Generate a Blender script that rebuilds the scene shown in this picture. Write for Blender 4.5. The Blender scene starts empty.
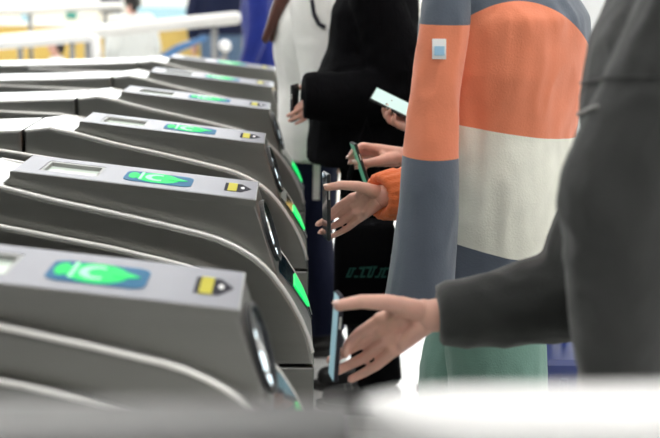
import bpy, bmesh, math, random
from mathutils import Vector, Matrix, noise
from mathutils.bvhtree import BVHTree
random.seed(7)
scene = bpy.context.scene
COL = scene.collection

# ------------------------------------------------------------------ camera
CAM_Z, FPX = 1.45, 1180.0
YAW, PITCH, ROLL = math.radians(2.14), math.radians(11.83), 0.02
FW = Vector((math.sin(YAW)*math.cos(PITCH), math.cos(YAW)*math.cos(PITCH), -math.sin(PITCH)))
_r = Vector((math.cos(YAW), -math.sin(YAW), 0)); _u = _r.cross(FW)
RT = _r*math.cos(ROLL) + _u*math.sin(ROLL)
UP = -_r*math.sin(ROLL) + _u*math.cos(ROLL)
CAM = Vector((0, 0, CAM_Z))
cd = bpy.data.cameras.new('camera'); cam = bpy.data.objects.new('camera', cd); COL.objects.link(cam)
cd.sensor_width = 36; cd.lens = 36*FPX/660; cd.clip_start = 0.05
cam.matrix_world = Matrix(((RT.x, UP.x, -FW.x, 0), (RT.y, UP.y, -FW.y, 0), (RT.z, UP.z, -FW.z, CAM_Z), (0, 0, 0, 1)))
cd.dof.use_dof = True; cd.dof.focus_distance = 2.72; cd.dof.aperture_fstop = 3.0
scene.camera = cam
def ray(px, py): return FW + RT*((px-330)/FPX) - UP*((py-219)/FPX)
def at(px, py, Y):
    d = ray(px, py); return CAM + d*(Y/d.y)

# ------------------------------------------------------------------ world, exposure
w = bpy.data.worlds.new('world'); scene.world = w; w.use_nodes = True
w.node_tree.nodes['Background'].inputs[0].default_value = (0.95, 0.98, 1.0, 1)
w.node_tree.nodes['Background'].inputs[1].default_value = 0.08
vs = scene.view_settings
vs.view_transform = 'Standard'; vs.look = 'None'; vs.exposure = 0.12; vs.gamma = 1.0; vs.use_curve_mapping = False
LAMP = 8.0          # ceiling panel emission
WINDOW = 5.5        # backlit wall panel emission

# ------------------------------------------------------------------ materials
def nodes(name):
    m = bpy.data.materials.new(name); m.use_nodes = True
    nt = m.node_tree; return m, nt, nt.nodes['Principled BSDF']
def N(nt, t, **kw):
    n = nt.nodes.new(t)
    for k, v in kw.items(): setattr(n, k, v)
    return n
def mat(name, col, rough=0.5, metal=0.0, emit=None, es=1.0, bump=0, bscale=200, stretch=(1, 1, 1), var=0.0, vscale=6, sheen=0, sss=0, coat=0, spec=None):
    m, nt, b = nodes(name)
    c4 = (*col, 1)
    b.inputs['Base Color'].default_value = c4; b.inputs['Roughness'].default_value = rough; b.inputs['Metallic'].default_value = metal
    if sheen: b.inputs['Sheen Weight'].default_value = sheen
    if spec is not None: b.inputs['Specular IOR Level'].default_value = spec
    if coat: b.inputs['Coat Weight'].default_value = coat
    if sss:
        b.inputs['Subsurface Weight'].default_value = sss; b.inputs['Subsurface Radius'].default_value = (0.01, 0.004, 0.002)
    if emit:
        b.inputs['Emission Color'].default_value = (*emit, 1); b.inputs['Emission Strength'].default_value = es
    tc = N(nt, 'ShaderNodeTexCoord'); mp = N(nt, 'ShaderNodeMapping'); mp.inputs['Scale'].default_value = stretch
    nt.links.new(tc.outputs['Object'], mp.inputs[0])
    if bump:
        no = N(nt, 'ShaderNodeTexNoise'); no.inputs['Scale'].default_value = bscale; no.inputs['Detail'].default_value = 3
        nt.links.new(mp.outputs[0], no.inputs[0])
        bp = N(nt, 'ShaderNodeBump'); bp.inputs['Strength'].default_value = bump; bp.inputs['Distance'].default_value = 0.004
        nt.links.new(no.outputs[0], bp.inputs['Height']); nt.links.new(bp.outputs[0], b.inputs['Normal'])
    if var:
        n2 = N(nt, 'ShaderNodeTexNoise'); n2.inputs['Scale'].default_value = vscale; n2.inputs['Detail'].default_value = 4
        nt.links.new(mp.outputs[0], n2.inputs[0])
        mx = N(nt, 'ShaderNodeMix', data_type='RGBA')
        mx.inputs[6].default_value = (*[max(0, c*(1-var)) for c in col], 1); mx.inputs[7].default_value = (*[min(1, c*(1+var)) for c in col], 1)
        nt.links.new(n2.outputs[0], mx.inputs[0]); nt.links.new(mx.outputs[2], b.inputs['Base Color'])
    return m
M = {}
M['steel'] = mat('brushed_steel', (0.29, 0.29, 0.275), 0.32, 1.0, bump=0.10, bscale=60, stretch=(0.6, 14, 14), var=0.08, vscale=3)
M['steel_top'] = mat('satin_console_metal', (0.19, 0.19, 0.22), 0.45, 0.5, var=0.03)
M['edge_highlight'] = mat('painted_edge_highlight', (0.92, 0.91, 0.88), 0.4, 0.35)  # near-white colour paints the lit line along the gate edges
M['dark_plastic'] = mat('black_plastic', (0.02, 0.022, 0.025), 0.35)
M['dark_glass'] = mat('dark_blue_glass', (0.01, 0.03, 0.045), 0.12, coat=0.6)
M['lcd'] = mat('pale_lcd', (0.55, 0.62, 0.55), 0.2, emit=(0.7, 0.85, 0.75), es=0.25, var=0.25, vscale=25)
M['bezel'] = mat('grey_bezel', (0.28, 0.28, 0.27), 0.5)
M['blue_plate'] = mat('blue_backlit_plate', (0.01, 0.06, 0.14), 0.6, emit=(0.01, 0.18, 0.32), es=0.5, spec=0.1)
M['green_print'] = mat('green_backlit_print', (0.005, 0.12, 0.04), 0.6, emit=(0.008, 0.85, 0.17), es=0.85, spec=0.1)
M['pale_print'] = mat('pale_backlit_print', (0.2, 0.35, 0.25), 0.6, emit=(0.30, 1.0, 0.50), es=0.95, spec=0.1)
M['yellow_print'] = mat('yellow_print', (0.55, 0.50, 0.06), 0.7, spec=0.1)
M['charcoal_print'] = mat('charcoal_print', (0.035, 0.035, 0.045), 0.85, spec=0.1)
M['white_print'] = mat('white_print', (0.9, 0.9, 0.9), 0.4)
M['green_lamp'] = mat('green_lamp', (0.0, 0.6, 0.15), 0.3, emit=(0.0, 0.85, 0.16), es=1.0)
M['led'] = mat('white_led', (0.9, 0.95, 1), 0.3, emit=(0.75, 0.92, 1), es=1.6)
M['skin'] = mat('skin', (0.76, 0.43, 0.34), 0.48, var=0.14, vscale=35, sss=0.15, bump=0.15, bscale=260)
M['nail'] = mat('nail', (0.80, 0.55, 0.48), 0.25)
M['dark_nail'] = mat('dark_nail_polish', (0.16, 0.09, 0.07), 0.2)
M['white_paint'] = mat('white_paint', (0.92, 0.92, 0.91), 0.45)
M['pale_pipe'] = mat('pale_metal_pipe', (0.80, 0.79, 0.76), 0.4, 0.2)
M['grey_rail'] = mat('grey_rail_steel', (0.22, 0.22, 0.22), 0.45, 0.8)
M['hair_black'] = mat('black_hair', (0.012, 0.011, 0.012), 0.4, bump=0.5, bscale=60, stretch=(6, 6, 0.6))
M['hair_brown'] = mat('brown_hair', (0.10, 0.035, 0.025), 0.4, bump=0.6, bscale=50, stretch=(6, 6, 0.5), var=0.4, vscale=20)
M['eye'] = mat('eye', (0.04, 0.025, 0.02), 0.1)
M['lip'] = mat('lip', (0.55, 0.24, 0.2), 0.4)
def cloth(name, col, **k):
    a = dict(rough=0.9, sheen=0.25, bump=0.35, bscale=260, var=0.10, vscale=9, spec=0.15); a.update(k)
    return mat(name, col, **a)
M['grey_fleece'] = cloth('grey_fleece', (0.046, 0.048, 0.047))
M['black_knit'] = cloth('black_rib_knit', (0.004, 0.004, 0.005), bump=0.9, bscale=70, stretch=(3, 3, 0.08), sheen=0.0, spec=0.05)
M['black_cloth'] = cloth('black_cloth', (0.004, 0.004, 0.005), sheen=0.0, spec=0.05)
M['navy_cloth'] = cloth('navy_cloth', (0.010, 0.014, 0.04), sheen=0.1)
M['white_cloth'] = cloth('white_cloth', (0.93, 0.93, 0.90), var=0.02)
M['olive_cloth'] = cloth('olive_cloth', (0.14, 0.12, 0.09))
M['royal_cloth'] = cloth('royal_blue_cloth', (0.012, 0.025, 0.20), var=0.4, vscale=7)
M['pale_cloth'] = cloth('pale_grey_cloth', (0.72, 0.74, 0.72), var=0.05)
M['steel_blue_cloth'] = cloth('steel_blue_cloth', (0.10, 0.16, 0.25))
M['teal_denim'] = cloth('pale_teal_denim', (0.20, 0.36, 0.30), var=0.2, vscale=12)
M['orange_rib'] = cloth('orange_rib_knit', (0.82, 0.20, 0.07), bump=0.8, bscale=40, stretch=(1, 8, 8))
M['boot'] = mat('black_boot_leather', (0.012, 0.012, 0.013), 0.35)
M['sole'] = mat('rubber_sole', (0.05, 0.05, 0.05), 0.7)
M['teal_print'] = mat('teal_print', (0.0, 0.07, 0.055), 0.7)
M['suitcase'] = mat('blue_shell', (0.006, 0.025, 0.16), 0.4)
M['yellow_wall'] = mat('yellow_panel', (0.75, 0.52, 0.13), 0.5, var=0.05)
M['wall'] = mat('white_wall', (0.82, 0.84, 0.86), 0.7, var=0.03)
M['ceiling'] = mat('white_ceiling', (0.8, 0.8, 0.8), 0.8)
M['window'] = mat('backlit_panel', (1, 1, 1), 0.5, emit=(0.93, 0.98, 1.0), es=WINDOW)
M['lamp'] = mat('ceiling_lamp_diffuser', (1, 1, 1), 0.5, emit=(1.0, 0.98, 0.95), es=LAMP)
M['blue_paint'] = mat('blue_paint', (0.08, 0.20, 0.42), 0.4)
M['teal_paint'] = mat('teal_paint', (0.05, 0.30, 0.30), 0.5)
M['navy_paint'] = mat('navy_paint', (0.03, 0.035, 0.06), 0.5)
M['pale_blue_paint'] = mat('pale_blue_paint', (0.35, 0.60, 0.80), 0.5)
def floor_mat():
    m, nt, b = nodes('pale_floor_tiles')
    tc = N(nt, 'ShaderNodeTexCoord'); br = N(nt, 'ShaderNodeTexBrick'); br.offset = 0
    br.inputs['Scale'].default_value = 1.0; br.inputs['Brick Width'].default_value = 0.6; br.inputs['Row Height'].default_value = 0.6
    br.inputs['Mortar Size'].default_value = 0.003
    br.inputs['Color1'].default_value = (0.80, 0.80, 0.78, 1); br.inputs['Color2'].default_value = (0.76, 0.76, 0.75, 1); br.inputs['Mortar'].default_value = (0.45, 0.45, 0.44, 1)
    nt.links.new(tc.outputs['Object'], br.inputs[0]); nt.links.new(br.outputs[0], b.inputs['Base Color']); b.inputs['Roughness'].default_value = 0.3
    return m
M['floor'] = floor_mat()

# ------------------------------------------------------------------ helpers
def tag(o, label=None, cat=None, group=None, kind=None):
    if label: o['label'] = label
    if cat: o['category'] = cat
    if group: o['group'] = group
    if kind: o['kind'] = kind
    return o
def empty(name, loc):
    o = bpy.data.objects.new(name, None); COL.objects.link(o); o.location = loc; o.empty_display_size = 0.1; return o
def link(name, me, m, parent=None, smooth=False):
    o = bpy.data.objects.new(name, me); COL.objects.link(o)
    if m is not None: me.materials.append(M[m] if isinstance(m, str) else m)
    if parent: o.parent = parent
    if smooth:
        for p in me.polygons: p.use_smooth = True
    return o
def bm_obj(name, bm, m, parent=None, smooth=False):
    me = bpy.data.meshes.new(name); bmesh.ops.recalc_face_normals(bm, faces=bm.faces); bm.to_mesh(me); bm.free()
    return link(name, me, m, parent, smooth)
def bx(bm, lo, hi, bev=0, mtx=None):
    c = [(lo[i]+hi[i])/2 for i in range(3)]; s = [hi[i]-lo[i] for i in range(3)]
    t = bmesh.new(); bmesh.ops.create_cube(t, size=1)
    for v in t.verts: v.co = Vector((c[0]+v.co.x*s[0], c[1]+v.co.y*s[1], c[2]+v.co.z*s[2]))
    if bev: bmesh.ops.bevel(t, geom=t.edges[:], offset=bev, segments=2, profile=0.5, affect='EDGES')
    merge(bm, t, mtx)
def merge(bm, t, mtx=None):
    mp = {}
    for v in t.verts: mp[v] = bm.verts.new(mtx @ v.co if mtx else v.co)
    for f in t.faces:
        try: bm.faces.new([mp[v] for v in f.verts])
        except ValueError: pass
    t.free()
def box(name, lo, hi, m, parent=None, bev=0.0):
    bm = bmesh.new(); bx(bm, lo, hi, bev); return bm_obj(name, bm, m, parent)
def extrude_xz(name, pts, y0, y1, m, parent=None, bev=0.0, smooth=False, seg=3):
    bm = bmesh.new()
    a = [bm.verts.new((x, y0, z)) for x, z in pts]; b = [bm.verts.new((x, y1, z)) for x, z in pts]
    f0 = bm.faces.new(a); f1 = bm.faces.new(b[::-1]); n = len(pts)
    for i in range(n): bm.faces.new((a[i], b[i], b[(i+1) % n], a[(i+1) % n]))
    bmesh.ops.recalc_face_normals(bm, faces=bm.faces)
    if bev:
        es = list(f0.edges) + list(f1.edges)
        bmesh.ops.bevel(bm, geom=es, offset=bev, segments=seg, profile=0.5, affect='EDGES')
    return bm_obj(name, bm, m, parent, smooth)
def frame_axes(d):
    d = d.normalized(); t = Vector((0, 0, 1)) if abs(d.z) < 0.9 else Vector((1, 0, 0))
    u = d.cross(t).normalized(); return u, d.cross(u).normalized()
def tube(bm, pts, r, n=10, caps=True):
    pts = [Vector(p) for p in pts]; rs = r if isinstance(r, (list, tuple)) else [r]*len(pts); rings = []
    for i, p in enumerate(pts):
        d = (pts[min(i+1, len(pts)-1)]-pts[max(i-1, 0)]); u, v = frame_axes(d)
        rings.append([bm.verts.new(p+u*(rs[i]*math.cos(2*math.pi*k/n))+v*(rs[i]*math.sin(2*math.pi*k/n))) for k in range(n)])
    for a, b in zip(rings, rings[1:]):
        best = min(range(n), key=lambda s: sum((a[k].co-b[(k+s) % n].co).length for k in range(0, n, 3)))
        for k in range(n): bm.faces.new((a[k], a[(k+1) % n], b[(k+1+best) % n], b[(k+best) % n]))
    if caps:
        bm.faces.new(rings[0][::-1]); bm.faces.new(rings[-1])
def ball(bm, c, r, sx=1, sy=1, sz=1, seg=14, axes=None):
    t = bmesh.new(); bmesh.ops.create_uvsphere(t, u_segments=seg, v_segments=max(6, seg*2//3), radius=1)
    c = Vector(c)
    for v in t.verts:
        q = Vector((v.co.x*r*sx, v.co.y*r*sy, v.co.z*r*sz))
        if axes: q = axes[0]*q.x + axes[1]*q.y + axes[2]*q.z
        v.co = c + q
    merge(bm, t)
def cap(bm, a, b, ra, rb, n=12, balls=True):
    a, b = Vector(a), Vector(b)
    if (b-a).length > 1e-5: tube(bm, [a, b], [ra, rb], n)
    if balls: ball(bm, a, ra, seg=n); ball(bm, b, rb, seg=n)
def chain(bm, pts, rs, n=12, last=True):
    for i in range(len(pts)-1):
        cap(bm, pts[i], pts[i+1], rs[i], rs[i+1], n, balls=False); ball(bm, pts[i], rs[i], seg=n)
    if last: ball(bm, pts[-1], rs[-1], seg=n)
def loft(bm, rings, n=24, power=2.4):
    """rings: (centre, right, fwd, a, b)"""
    rr = []
    for c, R_, F_, a, b in rings:
        ring = []
        for k in range(n):
            t = 2*math.pi*k/n; cs, sn = math.cos(t), math.sin(t)
            x = math.copysign(abs(cs)**(2/power), cs)*a; y = math.copysign(abs(sn)**(2/power), sn)*b
            ring.append(bm.verts.new(Vector(c)+R_*x+F_*y))
        rr.append(ring)
    for a, b in zip(rr, rr[1:]):
        for k in range(n): bm.faces.new((a[k], a[(k+1) % n], b[(k+1) % n], b[k]))
    bm.faces.new(rr[0][::-1]); bm.faces.new(rr[-1])
def remesh(bm, voxel, it=6, fac=0.5):
    bmesh.ops.recalc_face_normals(bm, faces=bm.faces)
    me = bpy.data.meshes.new('tmp'); bm.to_mesh(me); bm.free()
    o = bpy.data.objects.new('tmp', me); COL.objects.link(o)
    md = o.modifiers.new('r', 'REMESH'); md.mode = 'VOXEL'; md.voxel_size = voxel
    if it:
        s = o.modifiers.new('s', 'SMOOTH'); s.factor = fac; s.iterations = it
    dg = bpy.context.evaluated_depsgraph_get(); dg.update()
    out = bpy.data.meshes.new_from_object(o.evaluated_get(dg))
    bpy.data.objects.remove(o); bpy.data.meshes.remove(me)
    return out
def wrinkle(me, amp, sc, seed=0, stretch=(1, 1, 1)):
    off = Vector((seed*3.1, seed*1.7, seed*5.3)); st = Vector(stretch)
    cos = [v.co.copy() for v in me.vertices]; nos = [v.normal.copy() for v in me.vertices]
    for v, c, n in zip(me.vertices, cos, nos):
        p = Vector((c.x*st.x, c.y*st.y, c.z*st.z))*sc+off
        a = noise.noise(p); b = noise.noise(p*2.3+Vector((9, 4, 2)))
        v.co = c+n*(amp*(a+0.45*(1-2*abs(b))))
    me.update()
def shift(me, loc):
    for v in me.vertices: v.co -= loc
    me.update(); return me
def copy_tree(o, parent=None):
    c = o.copy(); COL.objects.link(c); c.parent = parent
    for ch in o.children: copy_tree(ch, c)
    return c

# ------------------------------------------------------------------ the hall
tag(box('floor', (-9, -4, -0.05), (9, 12.2, 0), 'floor'), kind='structure')
tag(box('ceiling', (-9, -4, 3.2), (9, 12.2, 3.3), 'ceiling'), kind='structure')
tag(box('wall_back', (-9, 12.0, 0), (9, 12.2, 3.2), 'wall'), kind='structure')
tag(box('window_1', (-6.2, 11.95, 1.30), (1.5, 12.0, 3.15), 'window'), kind='structure')
def ceiling_lamp(x, y):
    r = empty('ceiling_light', (x, y, 3.2))
    bm = bmesh.new()
    bx(bm, (-1.2, -0.17, -0.06), (1.2, -0.14, 0)); bx(bm, (-1.2, 0.14, -0.06), (1.2, 0.17, 0))
    bx(bm, (-1.23, -0.17, -0.06), (-1.2, 0.17, 0)); bx(bm, (1.2, -0.17, -0.06), (1.23, 0.17, 0))
    bm_obj('lamp_frame', bm, 'white_paint', r); box('diffuser', (-1.2, -0.14, -0.045), (1.2, 0.14, -0.01), 'lamp', r); return r
lamp0 = ceiling_lamp(0, 0); first = True
LAMPS = [(x, y) for y in (2.2, 3.8, 5.4, 7.0, 8.6, 10.2) for x in (-4.6, -1.6, 1.4, 4.4)] + [(x, y) for y in (-3.0, -1.8, -0.6, 0.6) for x in (1.4, 4.4)]
for x, y in LAMPS:
    o = lamp0 if first else copy_tree(lamp0); first = False
    o.location = (x, y, 3.2)
    tag(o, 'long white recessed ceiling light panel in the hall ceiling', 'ceiling light', 'ceiling lights in rows')

# ------------------------------------------------------------------ ticket gates
L1 = [(-0.571, 1.020), (-0.458, 0.992), (-0.355, 0.971), (-0.255, 0.949), (-0.205, 0.937), (-0.165, 0.9275), (-0.135, 0.918), (-0.104, 0.904), (-0.084, 0.893),
      (-0.064, 0.880), (-0.044, 0.863), (-0.025, 0.842), (-0.004, 0.814), (0.015, 0.784), (0.034, 0.748), (0.048, 0.714), (0.057, 0.680), (0.060, 0.652)]
L2 = [(-0.568, 0.946), (-0.346, 0.904), (-0.260, 0.884), (-0.200, 0.869), (-0.173, 0.860), (-0.150, 0.850), (-0.130, 0.837), (-0.108, 0.817), (-0.09, 0.795), (-0.072, 0.767), (-0.058, 0.735), (-0.05, 0.700), (-0.047, 0.652)]
def make_gate():
    g = empty('ticket_gate', (0, 0, 0))
    # main housing
    left = [(-1.86, 0.652), (-1.86, 0.94), (-1.83, 0.975), (-1.30, 1.000), (-0.95, 1.012), (-0.704, 1.024)]
    extrude_xz('housing', [(-0.698, 0.652), (-0.698, 1.024), (-0.632, 1.033)] + L1, -0.036, 0.246, 'steel', g, 0.009)
    extrude_xz('rear_housing', left + [(-0.704, 0.652)], -0.036, 0.246, 'steel', g, 0.009)
    box('plinth', (-1.86, -0.036, 0), (0.060, 0.246, 0.6475), 'steel', g, 0.004)
    # stepped side panels, proud of the housing
    for s, (a, b) in enumerate(((-0.066, -0.036), (0.246, 0.276))):
        extrude_xz('side_panel', [(-1.2, 0.652), (-1.2, 0.99), (-0.75, 0.975)] + L2, a, b, 'steel', g, 0.008)
    # console
    con = extrude_xz('console', [(-0.582, 1.014), (-0.557, 1.036), (-0.064, 0.983), (-0.0155, 0.833), (-0.075, 0.86), (-0.2, 0.93)], 0.0, 0.21, 'steel', g, 0.005)
    sl = (0.983-1.036)/(0.557-0.064)
    ang = math.atan2(-sl, 1)
    X = Vector((math.cos(ang), 0, -math.sin(ang))); Yv = Vector((0, 1, 0)); Z = Vector((math.sin(ang), 0, math.cos(ang)))
    def top(x): return Vector((x, 0, 1.036+(x+0.557)*sl))
    def plate(name, x0, x1, y0, y1, h0, h1, m, parent, bev=0.0):
        o = top(x0); L = (x1-x0)/math.cos(ang)
        mt = Matrix(((X.x, 0, Z.x, o.x), (0, 1, 0, 0), (X.z, 0, Z.z, o.z), (0, 0, 0, 1)))
        bm = bmesh.new(); bx(bm, (0, y0, h0), (L, y1, h1), bev, mt); return bm_obj(name, bm, m, parent)
    def poly(name, x0, pts, h0, h1, m, parent):
        o = top(x0)
        bm = bmesh.new(); a = [bm.verts.new(o+X*px+Yv*py+Z*h0) for px, py in pts]; b = [bm.verts.new(o+X*px+Yv*py+Z*h1) for px, py in pts]
        bm.faces.new(a[::-1]); bm.faces.new(b)
        for i in range(len(pts)): bm.faces.new((a[i], a[(i+1) % len(pts)], b[(i+1) % len(pts)], b[i]))
        return bm_obj(name, bm, m, parent)
    # pale top cover with an opening for the display (four strips around it)
    def cover():
        bm = bmesh.new(); o = top(-0.555)
        mt = Matrix(((X.x, 0, Z.x, o.x), (0, 1, 0, 0), (X.z, 0, Z.z, o.z), (0, 0, 0, 1)))
        Lc = 0.489/math.cos(ang)
        for lo, hi in (((0, 0.003, 0), (0.045, 0.207, 0.010)), ((0.165, 0.003, 0), (Lc, 0.207, 0.010)), ((0.045, 0.003, 0), (0.165, 0.045, 0.010)), ((0.045, 0.165, 0), (0.165, 0.207, 0.010))):
            bx(bm, lo, hi, 0, mt)
        bmesh.ops.remove_doubles(bm, verts=bm.verts, dist=1e-5)
        bm_obj('top_cover', bm, 'steel_top', con)
        bm = bmesh.new()
        for lo, hi in (((-0.004, -0.0004, -0.006), (Lc+0.001, 0.0035, 0.0095)), ((-0.004, 0.2065, -0.006), (Lc+0.001, 0.2104, 0.0095)), ((Lc-0.001, -0.0004, -0.006), (Lc+0.003, 0.2104, 0.0095))): bx(bm, lo, hi, 0.0012, mt)
        return bm_obj('cover_rim', bm, 'steel', con)
    cover()
    dsp = plate('display', -0.509, -0.391, 0.047, 0.163, 0.0002, 0.0012, 'lcd', con)
    bm = bmesh.new(); o = top(-0.509); mt = Matrix(((X.x, 0, Z.x, o.x), (0, 1, 0, 0), (X.z, 0, Z.z, o.z), (0, 0, 0, 1)))
    for lo, hi in (((0, .046, .001), (0.006, .164, .0095)), ((0.1125, .046, .001), (0.1185, .164, .0095)), ((0.006, .046, .001), (.1125, .052, .0095)), ((.006, .15, .001), (.1125, .164, .0095))): bx(bm, lo, hi, 0, mt)
    bm_obj('display_bezel', bm, 'bezel', dsp)
    # backlit touch mark: blue rounded plate with green signs
    def rrect(L, y0, y1, r, n=5):
        out = []
        for cx, cy, a0 in ((L-r, y1-r, 0), (r, y1-r, 90), (r, y0+r, 180), (L-r, y0+r, 270)):
            for k in range(n+1):
                t = math.radians(a0+90*k/n); out.append((cx+r*math.cos(t), cy+r*math.sin(t)))
        return out
    pl = poly('touch_mark', -0.342, rrect(0.142, 0.045, 0.155, 0.022), 0.010, 0.0112, 'blue_plate', con)
    g0, g1 = 0.0112, 0.0118
    def ell(cx, cy, a, b, n=18, a0=0, a1=360): return [(cx+a*math.cos(math.radians(a0+(a1-a0)*k/n)), cy+b*math.sin(math.radians(a0+(a1-a0)*k/n))) for k in range(n+(0 if a1-a0 == 360 else 1))]
    poly('green_glow_field', -0.342, ell(0.068, 0.100, 0.046, 0.052), g0, g1, 'green_print', pl)
    poly('green_symbol', -0.342, ell(0.018, 0.105, 0.011, 0.034), g0, g1, 'green_print', pl)
    poly('green_bar', -0.342, [(0.031, 0.065), (0.037, 0.065), (0.037, 0.145), (0.031, 0.145)], g0+.0006, g1+.0006, 'pale_print', pl)
    arc = ell(0.066, 0.102, 0.024, 0.036, 12, 60, 300) + ell(0.070, 0.102, 0.015, 0.024, 12, 300, 60)
    poly('curved_symbol', -0.342, arc, g1, g1+.0005, 'pale_print', pl)
    poly('pointing_symbol', -0.342, [(0.090, 0.125), (0.112, 0.118), (0.131, 0.100), (0.112, 0.088), (0.092, 0.092)], g0+.0006, g1+.0008, 'green_print', pl)
    # charcoal and yellow arrow mark
    ar = poly('arrow_mark', -0.133, [(0, 0.062), (0.036, 0.062), (0.056, 0.105), (0.036, 0.148), (0, 0.148)], 0.010, 0.0108, 'charcoal_print', con)
    poly('yellow_square', -0.133, [(0.007, 0.060), (0.026, 0.060), (0.026, 0.150), (0.007, 0.150)], 0.0108, 0.0113, 'yellow_print', ar)
    poly('white_dot', -0.133, ell(0.038, 0.105, 0.004, 0.012, 10), 0.0108, 0.0113, 'white_print', ar)
    # card reader on the sloping end face
    A, B = Vector((-0.064, 0, 0.983)), Vector((-0.0155, 0, 0.833))
    D = (B-A).normalized(); Nn = Vector((-D.z, 0, D.x)); Nn = Nn if Nn.x > 0 else -Nn
    c = A+(B-A)*0.52+Vector((0, 0.105, 0))
    def disc(name, a, b, h0, h1, m, parent, n=32, off=(0, 0), hole=None):
        bm = bmesh.new(); cc = c+D*off[0]+Yv*off[1]
        P = lambda q, h, f=1: cc+D*(a*f*math.cos(q))+Yv*(b*f*math.sin(q))+Nn*h
        lo = [bm.verts.new(P(2*math.pi*k/n, h0)) for k in range(n)]; hi = [bm.verts.new(P(2*math.pi*k/n, h1)) for k in range(n)]
        if hole:
            li = [bm.verts.new(P(2*math.pi*k/n, h0, hole)) for k in range(n)]; hi2 = [bm.verts.new(P(2*math.pi*k/n, h1, hole)) for k in range(n)]
        for k in range(n):
            j = (k+1) % n; bm.faces.new((lo[k], lo[j], hi[j], hi[k]))
            if hole:
                bm.faces.new((hi[k], hi[j], hi2[j], hi2[k])); bm.faces.new((li[k], hi2[k], hi2[j], li[j])); bm.faces.new((lo[k], li[k], li[j], lo[j]))
        if not hole: bm.faces.new(lo[::-1]); bm.faces.new(hi)
        return bm_obj(name, bm, m, parent)
    rd = disc('card_reader', 0.062, 0.092, 0.0, 0.004, 'dark_glass', con)
    disc('reader_ring', 0.066, 0.097, 0.0, 0.009, 'dark_plastic', rd, hole=0.92)
    for dz, yy, a, b in ((-0.036, -0.050, 0.006, 0.010), (0.004, -0.056, 0.014, 0.013), (0.036, -0.050, 0.007, 0.011)):
        disc('reader_light', a, b, 0.004, 0.008, 'led', rd, n=16, off=(dz, yy))
    # dark indicator strip and green lamp following the curved end of the housing
    def strip(name, k0, k1, y0, y1, h, m, parent, L1=L1):
        bm = bmesh.new(); pts = L1[k0:k1+1]; n = len(pts); prev = None
        for i, (x, z) in enumerate(pts):
            xa, za = L1[max(k0+i-1, 0)]; xb, zb = L1[min(k0+i+1, len(L1)-1)]
            t = Vector((xb-xa, 0, zb-za)).normalized(); nn = Vector((-t.z, 0, t.x)); nn = nn if nn.x > 0 else -nn
            p = Vector((x, 0, z)); yy0, yy1 = (y0[i], y1[i]) if isinstance(y0, list) else (y0, y1)
            cur = [bm.verts.new(p+Yv*yy0-nn*.002), bm.verts.new(p+Yv*yy0+nn*h), bm.verts.new(p+Yv*yy1+nn*h), bm.verts.new(p+Yv*yy1-nn*.002)]
            if prev:
                for k in range(4): bm.faces.new((prev[k], prev[(k+1) % 4], cur[(k+1) % 4], cur[k]))
            else: bm.faces.new(cur[::-1])
            prev = cur
        bm.faces.new(prev); return bm_obj(name, bm, m, parent)
    ind = strip('indicator_panel', 10, 16, [.05, .05, .06, .08, .11, .16, .20], [.225]*7, 0.003, 'dark_glass', g)
    strip('green_arrow_lamp', 13, 15, [0.10, 0.13, 0.185], [0.205, 0.215, 0.21], 0.0055, 'green_lamp', ind)
    for yy in (-0.031, 0.241):  # thin beads added to paint the highlight along the ledges
        bm = bmesh.new(); tube(bm, [(-0.632, yy, 1.030)] + [(x-0.001, yy, z-0.001) for x, z in L1[:-1]], 0.0048, 8); bm_obj('edge_highlight_bead', bm, 'edge_highlight', g, True)
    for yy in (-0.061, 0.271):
        bm = bmesh.new(); tube(bm, [(x-0.001, yy, z-0.001) for x, z in [(-1.19, 0.988), (-0.75, 0.974)] + L2[:-2]], 0.0048, 8); bm_obj('edge_highlight_bead', bm, 'edge_highlight', g, True)
    box('base_skirt', (-1.84, -0.034, 0.0), (0.066, 0.244, 0.06), 'bezel', g, 0.003)
    return g
gate0 = make_gate()
GATE_Y = [1.563+0.8*i for i in range(6)]
GLAB = ['blurred steel ticket gate nearest the camera with bright green touch mark',
        'steel ticket gate second from the front with sharply seen pale display',
        'steel ticket gate third from the front, right behind the sharpest gate',
        'steel ticket gate fourth from the front beside the black sweater',
        'steel ticket gate fifth from the front, second from the back',
        'farthest steel ticket gate at the back of the row']
for i, y in enumerate(GATE_Y):
    o = gate0 if i == 0 else copy_tree(gate0)
    o.location = (0, y, 0); tag(o, GLAB[i], 'ticket gate', 'row of steel ticket gates')

# ------------------------------------------------------------------ near steel rail: white right part paints its glare, grey left its dark reflection
b = empty('barrier', (0.45, 0.65, 0))
bm = bmesh.new()
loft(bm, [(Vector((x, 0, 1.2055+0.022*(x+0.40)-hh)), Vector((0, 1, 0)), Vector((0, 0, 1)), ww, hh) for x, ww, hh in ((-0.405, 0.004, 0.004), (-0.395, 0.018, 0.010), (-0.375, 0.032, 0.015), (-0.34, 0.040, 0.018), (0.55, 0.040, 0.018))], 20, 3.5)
bm_obj('barrier_glare_cap', bm, 'white_paint', b, True)
box('barrier_glare_panel', (-0.36, -0.034, 0.05), (0.54, 0.034, 1.178), 'white_paint', b, 0.004)
box('foot', (-0.34, -0.16, 0), (-0.26, 0.16, 0.05), 'grey_rail', b, 0.006); box('foot', (0.45, -0.16, 0), (0.53, 0.16, 0.05), 'grey_rail', b, 0.006)
tag(b, 'blurred steel barrier cap, its glare painted white, in the bottom right foreground', 'barrier')
r = empty('guard_rail', (-0.4, 0.65, 0))
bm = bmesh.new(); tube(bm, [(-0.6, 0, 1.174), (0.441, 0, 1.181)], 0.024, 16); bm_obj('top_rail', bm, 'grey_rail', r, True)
for x in (-0.55, 0.40):
    bm = bmesh.new(); tube(bm, [(x, 0, 0), (x, 0, 1.174)], 0.019, 14); bm_obj('post', bm, 'grey_rail', r, True)
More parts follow.
